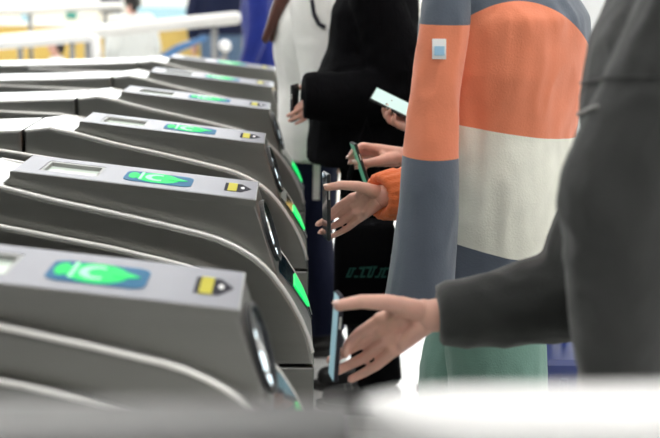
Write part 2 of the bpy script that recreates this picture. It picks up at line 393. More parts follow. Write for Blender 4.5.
tag(r, 'blurred steel guard rail, its dark reflection painted grey, along the bottom left foreground', 'rail')

# ------------------------------------------------------------------ hands and people
GRIP = dict(  # mm, x to the fingertips, y out of the palm, z to the thumb side
    index=[(84, -14, -2), (120, -23, -24), (141, -25, -42), (149, -18, -58)],
    middle=[(85, -20, -22), (126, -38, -47), (152, -46, -61), (174, -41, -71)],
    ring=[(77, -18, -41), (117, -37, -71), (145, -45, -84), (169, -39, -93)],
    pinky=[(65, -8, -57), (97, -26, -84), (120, -38, -98), (142, -38, -107)],
    thumb=[(24, 12, 16), (70, 32, 33), (112, 46, 40), (150, 45, 36)])
PINCH = dict(
    index=[(86, -6, 16), (124, 2, 24), (148, 16, 12), (158, 26, -6)],
    middle=[(87, -10, -2), (126, -8, -2), (148, 6, -14), (152, 20, -28)],
    ring=[(80, -10, -20), (116, -10, -24), (134, 4, -34), (132, 20, -42)],
    pinky=[(70, -6, -36), (100, -4, -44), (112, 8, -50), (108, 20, -54)],
    thumb=[(24, 16, 8), (66, 34, 2), (104, 42, -8), (138, 38, -14)])
CRADLE = dict(   # palm up under a phone, fingers wrapping its edge
    index=[(86, 0, 6), (118, 14, 20), (126, 34, 26), (118, 48, 22)],
    middle=[(88, -2, -12), (128, 10, -6), (142, 30, -2), (136, 46, -6)],
    ring=[(82, -2, -30), (120, 8, -32), (134, 26, -30), (130, 42, -30)],
    pinky=[(72, 0, -46), (102, 10, -54), (114, 24, -54), (112, 38, -50)],
    thumb=[(24, 14, 14), (58, 26, 40), (88, 38, 50), (116, 46, 44)])
FR = dict(index=(10.8, 9.6, 8.5, 7.5), middle=(11.0, 9.9, 8.7, 7.7), ring=(10.6, 9.4, 8.3, 7.3), pinky=(9.6, 8.4, 7.5, 6.6), thumb=(16.0, 13.4, 11.4, 9.2))
def hand_pieces(bm, F, J, s):
    o, X, Y, Z = F
    P = lambda q: o+(X*q[0]+Y*q[1]+Z*q[2])*(0.001*s)
    k = 0.001*s*1.06
    for n in ('index', 'middle', 'ring', 'pinky'):
        j = [P(q) for q in J[n]]; chain(bm, j, [q*k for q in FR[n]], 14)
        base = {'index': (10, 0, 12), 'middle': (8, -2, 3), 'ring': (8, -2, -6), 'pinky': (10, 0, -14)}[n]
        m_ = J[n][0]
        cap(bm, P(base), j[0], 17*k, FR[n][0]*1.12*k, 14)
    a, b_, c_ = (Vector(J[n][0]) for n in ('index', 'middle', 'ring')); d = Vector(J['pinky'][0])
    for p, q in ((a, b_), (b_, c_), (c_, d)): cap(bm, P((p+q)/2*0.55), P((p+q)/2*0.97), 15*k, 10*k, 12)
    T = [P(q) for q in J['thumb']]; chain(bm, T, [q*k for q in FR['thumb']], 14)
    t0, t1 = Vector(J['thumb'][0]), Vector(J['thumb'][1])
    cap(bm, P(t0*0.6), P((t0+t1)*0.5), 17*k, 15.5*k, 14)                         # thenar pad
    cap(bm, P((t0+t1*2)/3), P(a*0.85), 11*k, 9*k, 12)                             # web
    cap(bm, P((22, 4, -16)), P(d*0.75+Vector((0, 6, 0))), 16*k, 12*k, 14)         # heel of the hand
    ball(bm, P((2, 0, 0)), 1, 22*k, 19*k, 26*k, 16, (X, Y, Z))
def nails(F, J, s, parent, loc, m='nail', which=('index', 'middle', 'ring', 'pinky', 'thumb')):
    o, X, Y, Z = F
    for n in which:
        q = [o+(X*p[0]+Y*p[1]+Z*p[2])*(0.001*s) for p in J[n]]
        d = (q[3]-q[2]).normalized(); bend = (q[2]-q[1]).normalized()
        dor = (bend-d)
        if n == 'thumb': dor = Z+Y*0.5
        dor = dor-d*dor.dot(d)
        if dor.length < 0.05: dor = -Y-d*(-Y).dot(d)
        dor.normalize(); sd = d.cross(dor); rr = FR[n][3]*0.001*s
        bm = bmesh.new(); ball(bm, q[3]+d*rr*0.25+dor*rr*0.80, 1, rr*0.95, rr*0.70, rr*0.28, 10, (d, sd, dor))
        me = bpy.data.meshes.new('fingernail'); bm.to_mesh(me); bm.free(); shift(me, loc); link('fingernail', me, m, parent, True)
def phone(label, c, Zl, Nf, L=0.150, Wd=0.072, T=0.009, case='dark_plastic', screen='dark_glass'):
    """Zl long axis, Nf screen normal"""
    Zl = Zl.normalized(); Nf = (Nf-Zl*Nf.dot(Zl)).normalized(); S = Zl.cross(Nf)
    r = empty('phone', c); mt = Matrix(((S.x, Nf.x, Zl.x, 0), (S.y, Nf.y, Zl.y, 0), (S.z, Nf.z, Zl.z, 0), (0, 0, 0, 1)))
    bm = bmesh.new(); bx(bm, (-Wd/2, -T/2, -L/2), (Wd/2, T/2, L/2), T*0.35, mt); body = bm_obj('phone_body', bm, case, r)
    bm = bmesh.new(); bx(bm, (-Wd/2+.003, T/2-.0002, -L/2+.003), (Wd/2-.003, T/2+.0005, L/2-.003), 0, mt); bm_obj('screen', bm, screen, r)
    bm = bmesh.new(); bx(bm, (-Wd/2+.008, -T/2-.003, L/2-.040), (-Wd/2+.036, -T/2+.0002, L/2-.010), 0.0012, mt); bm_obj('camera_bump', bm, 'dark_plastic', r)
    bm = bmesh.new(); bx(bm, (Wd/2-.0002, -T*.15, L*.12), (Wd/2+.0008, T*.15, L*.26), 0, mt); bx(bm, (-Wd/2-.0008, -T*.15, L*.05), (-Wd/2+.0002, T*.15, L*.15), 0, mt); bm_obj('side_button', bm, 'pale_pipe', r)
    return tag(r, label, 'phone', 'phones held out at the ticket gates')
def hframe(wrist, d, palm):
    X = d.normalized(); Y = (palm-X*palm.dot(X)).normalized(); return wrist, X, Y, X.cross(Y)

def person(label, x, y, face, h=1.70, lean=0.0, arms=None, hands=None, top=None, top_mat='black_cloth', hem=0.84, puff=0.025, slv=(0.075, 0.07, 0.05),
           legs='black_cloth', leg_r=(0.09, 0.075, 0.06), shoe='boot', hair='hair_black', long_hair=False, stride=0.10, fine=0.009, wr=0.006, seed=1, hand_vox=0.0024, dress=True, bulge=0.0, slv_end=0.95):
    s = h/1.72; F_ = Vector((math.cos(face), math.sin(face), 0)); R_ = Vector((F_.y, -F_.x, 0)); O = Vector((x, y, 0)); loc = O.copy()
    root = empty('person', O); tag(root, label, 'person', 'people queueing at the gates')
    def J(r, f, z): return O+R_*(r*s)+F_*((f+lean*max(0, z-0.9))*s)+Vector((0, 0, z*s))
    sh = {'R': J(0.175, 0, 1.40), 'L': J(-0.175, 0, 1.40)}
    arms = arms or {}; hands = hands or {}
    arm = {}
    for k, sg in (('R', 1), ('L', -1)):
        arm[k] = arms.get(k) or (J(sg*0.235, -0.03, 1.11), J(sg*0.24, 0.05, 0.86))
    hip = {k: J(sg*0.09, 0, 0.90) for k, sg in (('R', 1), ('L', -1))}
    knee = {k: J(sg*0.095, 0.03+sg*stride*0.5, 0.49) for k, sg in (('R', 1), ('L', -1))}
    ank = {k: J(sg*0.10, -0.03+sg*stride, 0.10) for k, sg in (('R', 1), ('L', -1))}
    RINGS = [(0.80, 0.150, 0.100, 0), (0.88, 0.168, 0.108, 0), (0.98, 0.155, 0.102, 0.005), (1.08, 0.145, 0.098, 0.01), (1.22, 0.160, 0.110, 0.015), (1.34, 0.172, 0.108, 0.005), (1.42, 0.135, 0.085, -0.005), (1.47, 0.070, 0.062, -0.005)]
    # body: torso, neck, head with a face, limbs
    bm = bmesh.new()
    loft(bm, [(J(0, f, z), R_, F_, a*s, b_*s) for z, a, b_, f in RINGS])
    cap(bm, J(0, -0.005, 1.44), J(0, 0.012, 1.54), 0.060*s, 0.055*s)
    ball(bm, J(0, 0.005, 1.635), s, 0.077, 0.096, 0.100, 20, (R_, F_, Vector((0, 0, 1))))
    ball(bm, J(0, 0.040, 1.575), s, 0.056, 0.060, 0.062, 16, (R_, F_, Vector((0, 0, 1))))
    chain(bm, [J(0, 0.098, 1.628), J(0, 0.112, 1.600), J(0, 0.104, 1.592)], [0.010*s, 0.014*s, 0.012*s], 10)
    for sg in (1, -1):
        ball(bm, J(sg*0.079, -0.002, 1.615), s, 0.010, 0.020, 0.032, 10, (R_, F_, Vector((0, 0, 1))))
        cap(bm, J(sg*0.016, 0.094, 1.652), J(sg*0.048, 0.084, 1.652), 0.011*s, 0.009*s, 8)
    for k in 'RL':
        chain(bm, [sh[k], arm[k][0], arm[k][1]], [0.056*s, 0.042*s, 0.030*s])
        chain(bm, [hip[k], knee[k], ank[k]], [0.085*s, 0.056*s, 0.040*s])
        cap(bm, ank[k]-Vector((0, 0, 0.04*s)), ank[k]+F_*0.15*s-Vector((0, 0, 0.065*s)), 0.04*s, 0.03*s)
        if k not in hands:
            a, b_ = arm[k]; d = (b_-a).normalized(); cap(bm, b_, b_+d*0.09*s, 0.030*s, 0.034*s)
            for q in (-0.026, -0.009, 0.009, 0.026): cap(bm, b_+d*0.09*s+F_*q*s, b_+d*0.165*s+F_*q*s*1.1, 0.0105*s, 0.008*s, 8)
            cap(bm, b_+d*0.03*s+F_*0.03*s, b_+d*0.10*s+F_*0.062*s, 0.013*s, 0.009*s, 8)
    me = remesh(bm, 0.008, 4)
    if hands:
        bm = bmesh.new(); bm.from_mesh(me)
        for k, (fr, Jn, hs) in hands.items():
            t = bmesh.new(); hand_pieces(t, fr, Jn, hs)
            chain(t, [fr[0]+(arm[k][0]-fr[0])*0.30, fr[0]], [0.032*hs, 0.026*hs], 16)
            hm = remesh(t, hand_vox, 5, 0.5); bm.from_mesh(hm); bpy.data.meshes.remove(hm)
        bm.to_mesh(me); bm.free()
    body = link('body', shift(me, loc), 'skin', root, True)
    # face pieces
    for sg in (1, -1):
        bm = bmesh.new(); ball(bm, J(sg*0.032, 0.086, 1.637), 0.011*s, 1.2, 1, 0.7, 10); m2 = bpy.data.meshes.new('eye'); bm.to_mesh(m2); bm.free(); link('eye', shift(m2, loc), 'eye', body, True)
    bm = bmesh.new(); chain(bm, [J(-0.022, 0.090, 1.563), J(0, 0.100, 1.565), J(0.022, 0.090, 1.563)], [0.004*s, 0.007*s, 0.004*s], 8); m2 = bpy.data.meshes.new('mouth'); bm.to_mesh(m2); bm.free(); link('mouth', shift(m2, loc), 'lip', body, True)
    # hair
    bm = bmesh.new()
    ball(bm, J(0, -0.014, 1.662), s, 0.092, 0.104, 0.094, 20, (R_, F_, Vector((0, 0, 1))))
    for sg in (1, -1): cap(bm, J(sg*0.070, -0.02, 1.66), J(sg*0.072, -0.04, 1.57), 0.026*s, 0.020*s)
    cap(bm, J(0, -0.075, 1.64), J(0, -0.070, 1.54), 0.05*s, 0.04*s)
    if long_hair:
        for i in range(16):
            a = -1.6+3.2*i/15; rr = 0.085
            p0 = J(rr*math.sin(a), -0.02-rr*0.6*math.cos(a), 1.62); p1 = J(rr*1.3*math.sin(a), 0.12-rr*0.5*math.cos(a), 1.46); p2 = J(0.12*math.sin(a)+random.uniform(-.02, .02), long_hair-0.03*math.cos(a), 1.30+random.uniform(-.05, .04))
            chain(bm, [p0, p1, p2], [0.026*s, 0.032*s, 0.012*s], 8)
    link('hair', shift(remesh(bm, 0.007, 3), loc), hair, root, True)
    # top
    if dress:
        bm = bmesh.new()
        rr = [(z, a+puff+(bulge if z < 1.15 else 0), b_+puff+(bulge if z < 1.15 else 0), f) for z, a, b_, f in RINGS if z > hem+0.02 and z < 1.45]
        rr = [(hem, rr[0][1]+0.004, rr[0][2]+0.004, rr[0][3])] + rr + [(1.475, 0.085, 0.08, 0)]
        loft(bm, [(J(0, f, z), R_, F_, a*s, b_*s) for z, a, b_, f in rr])
        for k in 'RL':
            a, w_ = arm[k]; w2 = a+(w_-a)*slv_end
            chain(bm, [sh[k], a, w2], [slv[0]*s, slv[1]*s, slv[2]*s], 16, last=False)
        m2 = remesh(bm, fine, 6); wrinkle(m2, wr, 7, seed)
        topo = link(top or 'jacket', shift(m2, loc), top_mat, root, True)
    else: topo = None
    # trousers and shoes
    bm = bmesh.new()
    loft(bm, [(J(0, 0, z), R_, F_, a*s, b_*s) for z, a, b_ in ((0.80, 0.155, 0.11), (0.90, 0.178, 0.12), (1.0, 0.165, 0.112))])
    for k in 'RL': chain(bm, [hip[k], knee[k], ank[k]], [leg_r[0]*s*1.08, leg_r[1]*s, leg_r[2]*s], 16, last=False)
    m2 = remesh(bm, 0.010, 4); wrinkle(m2, 0.004, 9, seed+5); trs = link('trousers', shift(m2, loc), legs, root, True)
    for k in 'RL':
        a = ank[k]; bm = bmesh.new(); g = Vector((0, 0, 1))
        chain(bm, [a+g*0.06*s, a-g*0.03*s, a+F_*0.07*s-g*0.045*s, a+F_*0.16*s-g*0.055*s], [0.050*s, 0.052*s, 0.047*s, 0.040*s], 14)
        ball(bm, a-F_*0.03*s-g*0.045*s, 0.048*s)
        m2 = remesh(bm, 0.007, 4); zmin = 0.022*s
        for v in m2.vertices: v.co.z = max(v.co.z, zmin)
        so = link('shoe', shift(m2, loc), shoe, root, True)
        bm = bmesh.new(); ring = []
        for i in range(20):
            t = 2*math.pi*i/20; ring.append(a+F_*(0.068*s+0.150*s*math.cos(t))+R_*(0.050*s*math.sin(t)*(1 if math.cos(t) > 0 else 0.9)))
        lo = [bm.verts.new(Vector((p.x, p.y, 0.0))) for p in ring]; hi = [bm.verts.new(Vector((p.x, p.y, 0.028*s))) for p in ring]
        bm.faces.new(lo[::-1]); bm.faces.new(hi)
        for i in range(20): bm.faces.new((lo[i], lo[(i+1) % 20], hi[(i+1) % 20], hi[i]))
        me2 = bpy.data.meshes.new('sole'); bm.to_mesh(me2); bm.free(); link('sole', shift(me2, loc), 'sole', so)
    return dict(root=root, J=J, sh=sh, arm=arm, O=O, F=F_, R=R_, s=s, body=body, top=topo, trousers=trs, loc=loc)
def bvh(o):
    v = [o.matrix_world @ q.co if False else q.co+o.parent.location for q in o.data.vertices]
    return BVHTree.FromPolygons(v, [list(p.vertices) for p in o.data.polygons])
def hit(tree, px, py, off=0.002):
    d = ray(px, py).normalized(); h = tree.ray_cast(CAM, d)
    return (h[0]+h[1]*off, h[1]) if h[0] else (None, None)
def strip_on(name, o, pxs, r, m, sink=0.3):
    """a thin piped line lying on garment o through points of its surface"""
    tr = bvh(o); pts = []
    for (x0, y0), (x1, y1) in zip(pxs, pxs[1:]):
        for k in range(8):
            p, n = hit(tr, x0+(x1-x0)*k/8, y0+(y1-y0)*k/8, r*sink)
            if p: pts.append(p-o.parent.location)
    if len(pts) < 3: return None
    bm = bmesh.new(); tube(bm, pts, r, 6); return bm_obj(name, bm, m, o, True)

UPV = Vector((0, 0, 1))
M['blue_screen'] = mat('pale_blue_phone_screen', (0.25, 0.42, 0.50), 0.2, emit=(0.45, 0.72, 0.80), es=0.35)
# --- grey fleece person, nearest, reaching forward with the right hand
w1 = at(430, 316, 2.02)
d1 = Vector((-0.985, 0.06, -0.10))
f1 = hframe(w1, d1, Vector((-0.05, -1, 0.12)))
P1 = person('person in a dark grey fleece jacket at the right edge holding out a phone', 0.628, 1.78, math.radians(168), 1.75, lean=0.02,
            arms={'R': (at(568, 300, 2.03)+Vector((0.03, 0, 0.01)), w1), 'L': (at(623, 200, 1.60), at(625, 430, 1.62))}, hands={'R': (f1, GRIP, 1.06)},
            top='fleece_jacket', top_mat='grey_fleece', hem=0.70, puff=0.045, slv=(0.096, 0.090, 0.056), legs='black_cloth', fine=0.008, wr=0.009, seed=3)
nails(f1, GRIP, 1.06, P1['body'], P1['loc'])
o, X, Y, Z = f1
phone('pale blue-lit phone in the blurred hand nearest the camera', o+(X*157+Y*2+Z*-22)*0.00108, (Z*1.0+X*-0.15), X*0.985+Y*0.16, 0.156, 0.070, case='charcoal_print', screen='blue_screen')

# --- orange and cream colour-block fleece
w2 = at(384, 196, 2.80)
d2 = Vector((-0.985, -0.02, -0.06)); f2 = hframe(w2, d2, Vector((-0.02, -1, 0.06)))
P2 = person('person in an orange, cream and slate blue fleece jacket holding out a black phone', 0.502, 2.69, math.radians(150), 1.72, lean=0.03,
            arms={'R': (at(455, 185, 2.92), w2), 'L': (at(470, 150, 2.57), at(468, 238, 2.57))}, hands={'R': (f2, GRIP, 0.92)}, dress=False,
            legs='teal_denim', leg_r=(0.115, 0.115, 0.10), stride=0.16)
nails(f2, GRIP, 0.92, P2['body'], P2['loc'])
o, X, Y, Z = f2
phone('black phone held upright by the hand with the orange ribbed cuff', o+(X*152+Y*2+Z*-18)*0.00092, Z*1.0+X*-0.04, X*0.99+Y*0.12, 0.162, 0.074)
def block_mat(name, bands, curve=None):
    """bands: (colour, z_at_x0, slope) from the bottom up: colour applies above z0+slope*x; bumpy fleece"""
    m, nt, b = nodes(name)
    b.inputs['Roughness'].default_value = 0.92; b.inputs['Sheen Weight'].default_value = 0.3
    tc = N(nt, 'ShaderNodeTexCoord'); sp = N(nt, 'ShaderNodeSeparateXYZ'); nt.links.new(tc.outputs['Object'], sp.inputs[0])
    prev = None
    for col, z0, sl, qd, xc in bands:
        if prev is None: prev = N(nt, 'ShaderNodeRGB'); prev.outputs[0].default_value = (*col, 1); out = prev.outputs[0]; continue
        dx = N(nt, 'ShaderNodeMath', operation='SUBTRACT'); nt.links.new(sp.outputs[0], dx.inputs[0]); dx.inputs[1].default_value = xc
        sq = N(nt, 'ShaderNodeMath', operation='MULTIPLY'); nt.links.new(dx.outputs[0], sq.inputs[0]); nt.links.new(dx.outputs[0], sq.inputs[1])
        q = N(nt, 'ShaderNodeMath', operation='MULTIPLY_ADD'); nt.links.new(sq.outputs[0], q.inputs[0]); q.inputs[1].default_value = qd; q.inputs[2].default_value = z0
        l = N(nt, 'ShaderNodeMath', operation='MULTIPLY_ADD'); nt.links.new(dx.outputs[0], l.inputs[0]); l.inputs[1].default_value = sl; nt.links.new(q.outputs[0], l.inputs[2])
        g = N(nt, 'ShaderNodeMath', operation='GREATER_THAN'); nt.links.new(sp.outputs[2], g.inputs[0]); nt.links.new(l.outputs[0], g.inputs[1])
        mx = N(nt, 'ShaderNodeMix', data_type='RGBA'); nt.links.new(g.outputs[0], mx.inputs[0]); nt.links.new(out, mx.inputs[6]); mx.inputs[7].default_value = (*col, 1); out = mx.outputs[2]
    no = N(nt, 'ShaderNodeTexNoise'); no.inputs['Scale'].default_value = 14; no.inputs['Detail'].default_value = 5; nt.links.new(tc.outputs['Object'], no.inputs[0])
    rp = N(nt, 'ShaderNodeMapRange'); nt.links.new(no.outputs[0], rp.inputs[0]); rp.inputs[3].default_value = 0.86; rp.inputs[4].default_value = 1.12
    hs = N(nt, 'ShaderNodeHueSaturation'); nt.links.new(out, hs.inputs['Color']); nt.links.new(rp.outputs[0], hs.inputs['Value']); nt.links.new(hs.outputs[0], b.inputs['Base Color'])
    n2 = N(nt, 'ShaderNodeTexNoise'); n2.inputs['Scale'].default_value = 240; nt.links.new(tc.outputs['Object'], n2.inputs[0])
    bp = N(nt, 'ShaderNodeBump'); bp.inputs['Strength'].default_value = 0.22; bp.inputs['Distance'].default_value = 0.004; nt.links.new(n2.outputs[0], bp.inputs['Height']); nt.links.new(bp.outputs[0], b.inputs['Normal'])
    return m
ORANGE, CREAM, SLATE = (0.88, 0.27, 0.14), (0.90, 0.91, 0.80), (0.11, 0.135, 0.175)
def zx(px, py, Y): v = at(px, py, Y); return v.x-P2['loc'].x, v.z
xa, za = zx(455, 245, 2.5); xb, zb = zx(560, 266, 2.5)
xc_, zc = zx(455, 125, 2.5); xd, zd = zx(575, 145, 2.5)
xe, ze = zx(520, 1, 2.5); xf, zf = zx(458, 22, 2.5)
qd = (zf-ze)/((xf-xe)**2)
m_body = block_mat('colour_block_fleece', [(SLATE, 0, 0, 0, 0), (CREAM, za, (zb-za)/(xb-xa), 0, xa), (ORANGE, zc, (zd-zc)/(xd-xc_), 0, xc_), (SLATE, ze, 0, qd, xe)])
_, z157 = zx(430, 157, 2.45); _, z22 = zx(445, 24, 2.5)
m_slv = block_mat('colour_block_sleeve', [(SLATE, 0, 0, 0, 0), (ORANGE, z157, 0, 0, 0), (SLATE, z22, 0, 0, 0)])
m_rslv = block_mat('orange_sleeve', [(ORANGE, 0, 0, 0, 0), (SLATE, z22, 0, 0, 0)])
J2, R2, F2, s2, loc2 = P2['J'], P2['R'], P2['F'], P2['s'], P2['loc']
bm = bmesh.new()
loft(bm, [(J2(0, f, z), R2, F2, a, b_) for z, a, b_, f in ((0.69, 0.225, 0.175, 0), (0.78, 0.228, 0.178, 0), (0.95, 0.215, 0.165, 0), (1.10, 0.205, 0.158, 0.005), (1.24, 0.232, 0.180, 0.01), (1.36, 0.232, 0.174, 0), (1.43, 0.17, 0.12, -0.005), (1.475, 0.09, 0.085, -0.005))], 28, 2.3)
chain(bm, [P2['sh']['L'], P2['arm']['L'][0]], [0.068, 0.06], 16)
m2 = remesh(bm, 0.008, 6); wrinkle(m2, 0.010, 5, 2, (1.6, 1.6, 0.7)); jb = link('jacket_body', shift(m2, loc2), m_body, P2['root'], True)
bm = bmesh.new(); el, wr_ = P2['arm']['L']
chain(bm, [at(448, 2, 2.50), at(431, 150, 2.46), at(419, 312, 2.45)], [0.050, 0.056, 0.078], 18, last=False)
m2 = remesh(bm, 0.008, 6); wrinkle(m2, 0.008, 6, 8, (1.5, 1.5, 0.6)); sl_l = link('sleeve', shift(m2, loc2), m_slv, P2['root'], True)
bm = bmesh.new(); el, wr_ = P2['arm']['R']
chain(bm, [P2['sh']['R']-R2*0.01, el, el+(wr_-el)*0.75], [0.088, 0.085, 0.060], 18, last=False)
m2 = remesh(bm, 0.008, 6); wrinkle(m2, 0.007, 7, 5); link('sleeve', shift(m2, loc2), m_rslv, P2['root'], True)
# ribbed orange cuff: a ring of raised ribs
dcf = (wr_-el).normalized(); u_, v_ = frame_axes(dcf); bm = bmesh.new(); rings = []; NR = 72
for t, rr in ((0, 0.058), (0.015, 0.063), (0.04, 0.060), (0.065, 0.056), (0.073, 0.048), (0.066, 0.036), (0.055, 0.026)):
    c = wr_-dcf*(0.052-t)
    rings.append([bm.verts.new(c+(u_*math.cos(2*math.pi*k/NR)+v_*math.sin(2*math.pi*k/NR))*(rr+(0.0018 if k % 4 < 2 else -0.0012))) for k in range(NR)])
for a, b_ in zip(rings, rings[1:]):
    for k in range(NR): bm.faces.new((a[k], a[(k+1) % NR], b_[(k+1) % NR], b_[k]))
me = bpy.data.meshes.new('cuff'); bmesh.ops.recalc_face_normals(bm, faces=bm.faces); bm.to_mesh(me); bm.free(); link('cuff', shift(me, loc2), 'orange_rib', P2['root'], True)
# small white woven label with a blue patch on the sleeve
tr = bvh(sl_l)
def patch(name, px, py, wpx, hpx, off, m, parent, tree=None, th=0.0015):
    p, n = hit(tree or tr, px, py, off)
    if not p: return None
    ax = (RT-n*RT.dot(n)).normalized(); ay = n.cross(ax); k = (p-CAM).length/FPX
    mt = Matrix(((ax.x, ay.x, n.x, p.x), (ax.y, ay.y, n.y, p.y), (ax.z, ay.z, n.z, p.z), (0, 0, 0, 1)))
    bm = bmesh.new(); bx(bm, (-wpx*k/2, -hpx*k/2, -th), (wpx*k/2, hpx*k/2, th), 0, mt)
    for v in bm.verts: v.co -= P2['loc']
    return bm_obj(name, bm, m, parent)
lb = patch('label_patch', 439, 49, 14, 20, 0.001, 'white_print', sl_l)
if lb: patch('blue_emblem', 439, 51, 10, 9, 0.0035, 'pale_blue_paint', lb)

# --- black ribbed sweater, left forearm raised with a dark phone
w3 = at(329, 97, 3.62); d3 = Vector((-0.97, 0.15, -0.05)); X3 = d3.normalized(); Yp = Vector((0.1, 1.0, 0.0)); Yp = (Yp-X3*Yp.dot(X3)).normalized()
f3 = (w3, X3, Yp, Yp.cross(X3))
P3 = person('person in a black ribbed sweater and black trousers behind the orange cuff', 0.285, 3.86, math.radians(172), 1.70,
            arms={'L': (at(408, 99, 3.65), w3)}, hands={'L': (f3, GRIP, 0.72)}, top='sweater', top_mat='black_knit', hem=0.86, puff=0.035, bulge=0.075, slv_end=1.32, slv=(0.085, 0.092, 0.072), stride=0.02, leg_r=(0.095, 0.085, 0.075), seed=11, hand_vox=0.003)
o, X, Y, Z = f3
phone('dark phone held in front of the white coat by the black-sleeved hand', o+(X*150+Y*0+Z*-22)*0.00072, Z*1.0+X*-0.05, X*0.98+Y*0.15, 0.115, 0.06)

# --- white jacket, navy track trousers with a white stripe, long brown hair
P4 = person('person with long brown hair in a white jacket and navy striped trousers', 0.105, 4.46, math.radians(178), 1.64,
            arms={'L': (Vector((0.13, 4.24, 1.08)), Vector((0.12, 4.30, 0.92))), 'R': (Vector((0.13, 4.68, 1.08)), Vector((0.03, 4.66, 0.88)))},
            top_mat='white_cloth', hem=0.80, puff=0.045, slv=(0.098, 0.09, 0.06), legs='navy_cloth', leg_r=(0.105, 0.09, 0.08), hair='hair_brown', long_hair=0.20, seed=14, stride=0.03)
tr4 = bvh(P4['trousers']); tmp = []
def side_stripe(P, px0, py0, px1, py1, wpx, m, nm='side_stripe'):
    o = P['trousers']; tree = bvh(o); bm = bmesh.new(); rows = []
    for i in range(13):
        t = i/12; row = []
        for j in range(4):
            p, n = hit(tree, px0+(px1-px0)*t+wpx*(j/3-0.5), py0+(py1-py0)*t, 0.003)
            if not p: row = None; break
            row.append(bm.verts.new(p-P['loc']))
        if row:
            rows.append(row)
    for a, b_ in zip(rows, rows[1:]):
        for j in range(3): bm.faces.new((a[j], a[j+1], b_[j+1], b_[j]))
    return bm_obj(nm, bm, m, o, True) if len(rows) > 1 else None
side_stripe(P4, 317, 146, 316, 200, 6.5, 'white_cloth')
strip_on('bag_strap', P4['top'], [(312, 0), (314, 14), (319, 24), (326, 28)], 0.008, 'charcoal_print')

# --- person in white behind the orange fleece, palm up under a glowing phone
w5 = at(422, 126, 3.44); d5 = Vector((-0.95, -0.10, 0.20)); X5 = d5.normalized(); Yp = Vector((0.22, -0.30, 0.95)); Yp = (Yp-X5*Yp.dot(X5)).normalized()
f5 = (w5, X5, Yp, X5.cross(Yp))
P5 = person('person in a white top mostly hidden behind the orange fleece, looking at a lit phone', 0.74, 3.84, math.radians(178), 1.66,
            arms={'L': (at(462, 92, 3.50), w5)}, hands={'L': (f5, CRADLE, 0.88)}, top='shirt', top_mat='white_cloth', hem=0.82, puff=0.03, slv=(0.085, 0.075, 0.05), legs='black_cloth', seed=17, hand_vox=0.003)
nails(f5, CRADLE, 0.88, P5['body'], P5['loc'], 'dark_nail', ('index', 'middle', 'ring', 'pinky'))
M['glow_screen'] = mat('lit_phone_screen', (0.35, 0.45, 0.42), 0.2, emit=(0.72, 1.0, 0.92), es=0.5)
o, X, Y, Z = f5
pa, pb = at(375, 97, 3.44), at(416, 117, 3.42)
phone('lit phone with a pale screen tilted up in front of the black sweater', (pa+pb)/2+Vector((0, 0, 0.006)), pa-pb, Vector((0.15, -0.45, 0.9)), 0.150, 0.072, screen='glow_screen')

# --- olive sleeve, hand pinching a small phone behind the orange cuff
w6 = at(404, 157, 3.22); d6 = Vector((-0.98, 0.05, 0.10)); f6 = hframe(w6, d6, Vector((-0.1, -0.9, -0.42)))
P6 = person('person in an olive top hidden behind the orange fleece, hand and phone showing', 0.66, 3.26, math.radians(180), 1.66,
            arms={'R': (Vector((0.58, 3.34, 1.0)), w6)}, hands={'R': (f6, PINCH, 0.95)}, top='shirt', top_mat='olive_cloth', hem=0.82, puff=0.02, slv=(0.075, 0.065, 0.042), legs='black_cloth', seed=19, hand_vox=0.0028)
nails(f6, PINCH, 0.95, P6['body'], P6['loc'])
o, X, Y, Z = f6
pa, pb = at(355, 148, 3.18), at(366, 180, 3.18)
M['green_screen'] = mat('greenish_phone_screen', (0.08, 0.2, 0.15), 0.2, emit=(0.15, 0.6, 0.35), es=0.25)
phone('small phone with a greenish screen pinched just above the orange cuff', (pa+pb)/2, pa-pb, Vector((-0.97, -0.16, -0.42)), 0.125, 0.066, screen='green_screen')

# --- black bag with a teal slanted word mark hanging beside the black trousers
bg = empty('shoulder_bag', at(364, 262, 3.47)); bg.location.z = 0.40
bc = bg.location.copy(); bc.z = 0
bm = bmesh.new(); bx(bm, (-0.090, -0.05, 0.0), (0.090, 0.05, 0.32), 0.02); bagb = bm_obj('bag_body', bm, 'black_cloth', bg, True)
bm = bmesh.new(); tube(bm, [(-0.07, 0, 0.31), (-0.05, 0.02, 0.45), (0.0, 0.05, 0.62), (0.04, 0.02, 0.45), (0.07, 0, 0.31)], 0.008, 8); bm_obj('bag_strap', bm, 'black_cloth', bg, True)
bm = bmesh.new()
for i in range(6):      # slanted, unreadable letter strokes
    x0 = -0.058+i*0.021
    for q in ((0, 0, 0.006, 0.036), (0.003, 0.0, 0.016, 0.007), (0.008, 0.029, 0.020, 0.036), (0.011, 0.004, 0.016, 0.030))[i % 3 == 1:4 if i in (0, 3, 4) else 3]:
        v = [bm.verts.new((x0+qx+0.35*qz, -0.0508, 0.155+qz*(0.85+0.05*(i % 4)))) for qx, qz in ((q[0], q[1]), (q[2], q[1]), (q[2], q[3]), (q[0], q[3]))]; bm.faces.new(v)
bm_obj('word_mark', bm, 'teal_print', bagb)
tag(bg, 'black shoulder bag with a teal slanted word mark beside the black trousers', 'bag')
# boot laces on the visible boots
for ch in [c for c in P3['root'].children if c.name.startswith('shoe')]:
    xs = [v.co for v in ch.data.vertices]; cx = sum(v.x for v in xs)/len(xs); cy = sum(v.y for v in xs)/len(xs)
    for i in range(4):
        x = cx-0.01-0.022*i; 
        top_z = max(v.z for v in xs if abs(v.x-x) < 0.012)
        bm = bmesh.new(); tube(bm, [(x, cy-0.026, top_z-0.010), (x-0.004, cy, top_z+0.003), (x, cy+0.026, top_z-0.010)], 0.0022, 6); bm_obj('lace', bm, 'bezel', ch, True)

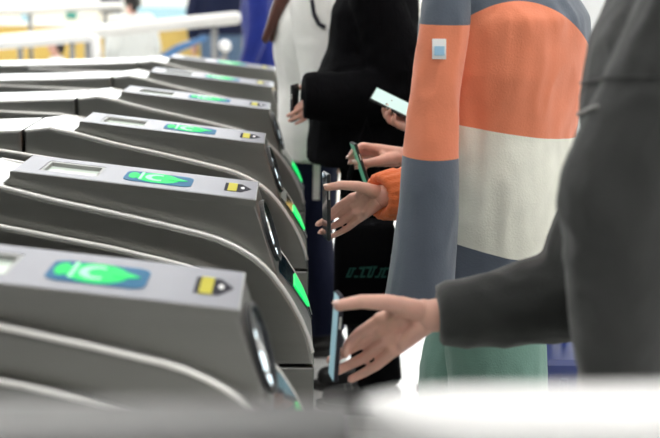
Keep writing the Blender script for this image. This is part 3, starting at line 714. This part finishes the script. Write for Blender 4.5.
# --- blue suitcase standing behind the teal trousers
sc_ = empty('suitcase', (at(540, 370, 2.94).x+0.01, 2.94, 0))
box('shell', (-0.11, -0.11, 0.05), (0.13, 0.11, 0.49), 'suitcase', sc_, 0.03)
for i in range(4): box('shell_rib', (-0.08+0.05*i, -0.114, 0.09), (-0.062+0.05*i, -0.108, 0.45), 'suitcase', sc_, 0.002)
for x in (-0.08, 0.10):
    for y in (-0.07, 0.07):
        bm = bmesh.new(); tube(bm, [(x, y-0.012, 0.024), (x, y+0.012, 0.024)], 0.024, 14); bm_obj('wheel', bm, 'dark_plastic', sc_, True)
bm = bmesh.new(); tube(bm, [(-0.05, 0.08, 0.48), (-0.05, 0.08, 0.56), (0.07, 0.08, 0.56), (0.07, 0.08, 0.48)], 0.008, 8); bm_obj('handle', bm, 'dark_plastic', sc_, True)
tag(sc_, 'dark blue suitcase standing behind the teal trousers', 'suitcase')

# ------------------------------------------------------------------ background
P7 = person('person in a royal blue jacket in the background beside the brown hair', -0.150, 7.4, math.radians(165), 1.72, top_mat='royal_cloth', hem=0.78, puff=0.02, slv=(0.08, 0.07, 0.05), legs='navy_cloth', seed=23, fine=0.012)
P8 = person('small black-haired person in a pale coat behind the white handrail', -1.255, 9.6, math.radians(120), 1.27, top='coat', top_mat='pale_cloth', hem=0.70, puff=0.07, slv=(0.09, 0.085, 0.06), legs='steel_blue_cloth', seed=29, fine=0.012)
P9 = person('person in dark navy clothes far behind the end of the white handrail', -0.58, 10.25, math.radians(90), 1.70, top_mat='navy_cloth', hem=0.92, puff=0.04, legs='steel_blue_cloth', seed=31, fine=0.012)
P10 = person('dark-haired small person behind the low handrail at the far left', -1.70, 8.75, math.radians(185), 0.94, top='coat', top_mat='pale_cloth', hem=0.70, puff=0.04, legs='navy_cloth', seed=37, fine=0.012)
def handrail(label, pts, r, posts, m='pale_pipe'):
    rt = empty('handrail', (pts[0].x, pts[0].y, 0)); L0 = rt.location.copy()
    bm = bmesh.new(); tube(bm, [p-L0 for p in pts], r, 14); ball(bm, pts[-1]-L0, r); bm_obj('rail_pipe', bm, m, rt, True)
    for p in posts:
        bm = bmesh.new(); tube(bm, [Vector((p.x, p.y, 0))-L0, p-L0], r*0.55, 10); bm_obj('post', bm, 'grey_rail', rt, True)
    return tag(rt, label, 'handrail', 'white pipe handrails in the background')
a, b_ = at(-60, 47, 9.0), at(235, 18, 9.0); lerp = lambda t: a+(b_-a)*t
handrail('long white sloping handrail ending beside the blue jacket', [a, b_], 0.048, [lerp(t) for t in (0.1, 0.5, 0.93)])
a2, b2 = at(-60, 50, 8.0), at(88, 37, 8.0); e1, e2 = at(95, 39, 8.0), at(97, 60, 8.0); e3 = Vector((e2.x, e2.y, 0.0))
handrail('shorter white handrail with a bent end at the far left', [a2, b2, e1, e2, e3], 0.034, [at(72, 39, 8.0), at(20, 43, 8.0)], 'white_paint')
a3, b3 = at(-60, 14, 10.2), at(118, 6, 10.2)
handrail('farthest pale handrail at the top left corner', [a3, b3], 0.034, [at(30, 10, 10.2), at(105, 7, 10.2)])
# low yellow panels with joints between
xs = [-5.4, -4.2, -3.0, -1.8, -0.6, 0.6, 1.8]
yw = empty('low_wall', (xs[0], 10.6, 0))
for x0, x1 in zip(xs, xs[1:]): box('yellow_panel', (x0-xs[0]+0.004, 0, 0.02), (x1-xs[0]-0.004, 0.06, 0.93), 'yellow_wall', yw, 0.004)
box('cap_rail', (0, -0.01, 0.93), (xs[-1]-xs[0], 0.07, 0.96), 'white_paint', yw, 0.004)
tag(yw, 'low yellow panelled wall behind the white handrails', 'wall')
# ball-topped bollard
bo = empty('bollard', at(225, 46, 8.6)); zc_ = bo.location.z; bo.location.z = 0
bm = bmesh.new(); tube(bm, [(0, 0, 0), (0, 0, zc_)], 0.02, 10); bm_obj('post', bm, 'grey_rail', bo, True)
bm = bmesh.new(); ball(bm, (0, 0, zc_), 0.045); bm_obj('ball_cap', bm, 'white_paint', bo, True)
tag(bo, 'short post with a white ball cap under the handrail end', 'bollard')
# blue slanted side panel of an escalator
es_ = empty('escalator_side', (at(150, 55, 9.9).x, 9.9, 0))
q = [at(156, 57, 9.9), at(176, 45, 9.9), at(206, 35, 9.9), at(206, 40, 9.9), at(182, 51, 9.9), at(172, 57, 9.9)]
extrude_xz('slanted_panel', [(p.x-es_.location.x, p.z) for p in q] + [(q[-1].x-es_.location.x, 0), (q[0].x-es_.location.x, 0)], -0.05, 0.05, 'blue_paint', es_, 0.004)
box('trim_strip', (0.02, -0.06, 0.0), (0.10, 0.06, 0.74), 'pale_blue_paint', es_, 0.004)
tag(es_, 'blue slanted side panel rising behind the pale coat', 'panel')
# flat panels on the back wall
for lab, (x0, y0, x1, y1), m in (('dark panel on the back wall above the far handrail', (100, -4, 121, 13), 'navy_paint'), ('teal panel on the back wall at the top left', (66, 10, 76, 19), 'teal_paint'),
                         ('small pale blue panel on the back wall at far left', (21, 12, 30, 22), 'pale_blue_paint'), ('wide pale blue panel on the back wall above the pale coat', (136, 8, 192, 20), 'pale_blue_paint')):
    p0, p1 = at(x0, y1, 11.9), at(x1, y0, 11.9)
    r = empty('wall_panel', ((p0.x+p1.x)/2, 11.9, (p0.z+p1.z)/2)); hw, hh = (p1.x-p0.x)/2, (p1.z-p0.z)/2
    box('panel_face', (-hw, 0, -hh), (hw, 0.03, hh), m, r, 0.003); box('mount', (-hw*.6, 0.03, -hh*.6), (hw*.6, 0.098, hh*.6), 'bezel', r)
    tag(r, lab, 'wall panel')
# fleece seams and pocket zip of the grey jacket
strip_on('yoke_seam', P1['top'], [(578, 84), (610, 78), (640, 77), (659, 78)], 0.0025, 'grey_fleece', 0.6)
strip_on('pocket_zip', P1['top'], [(570, 118), (585, 112), (600, 106)], 0.003, 'bezel', 0.6)
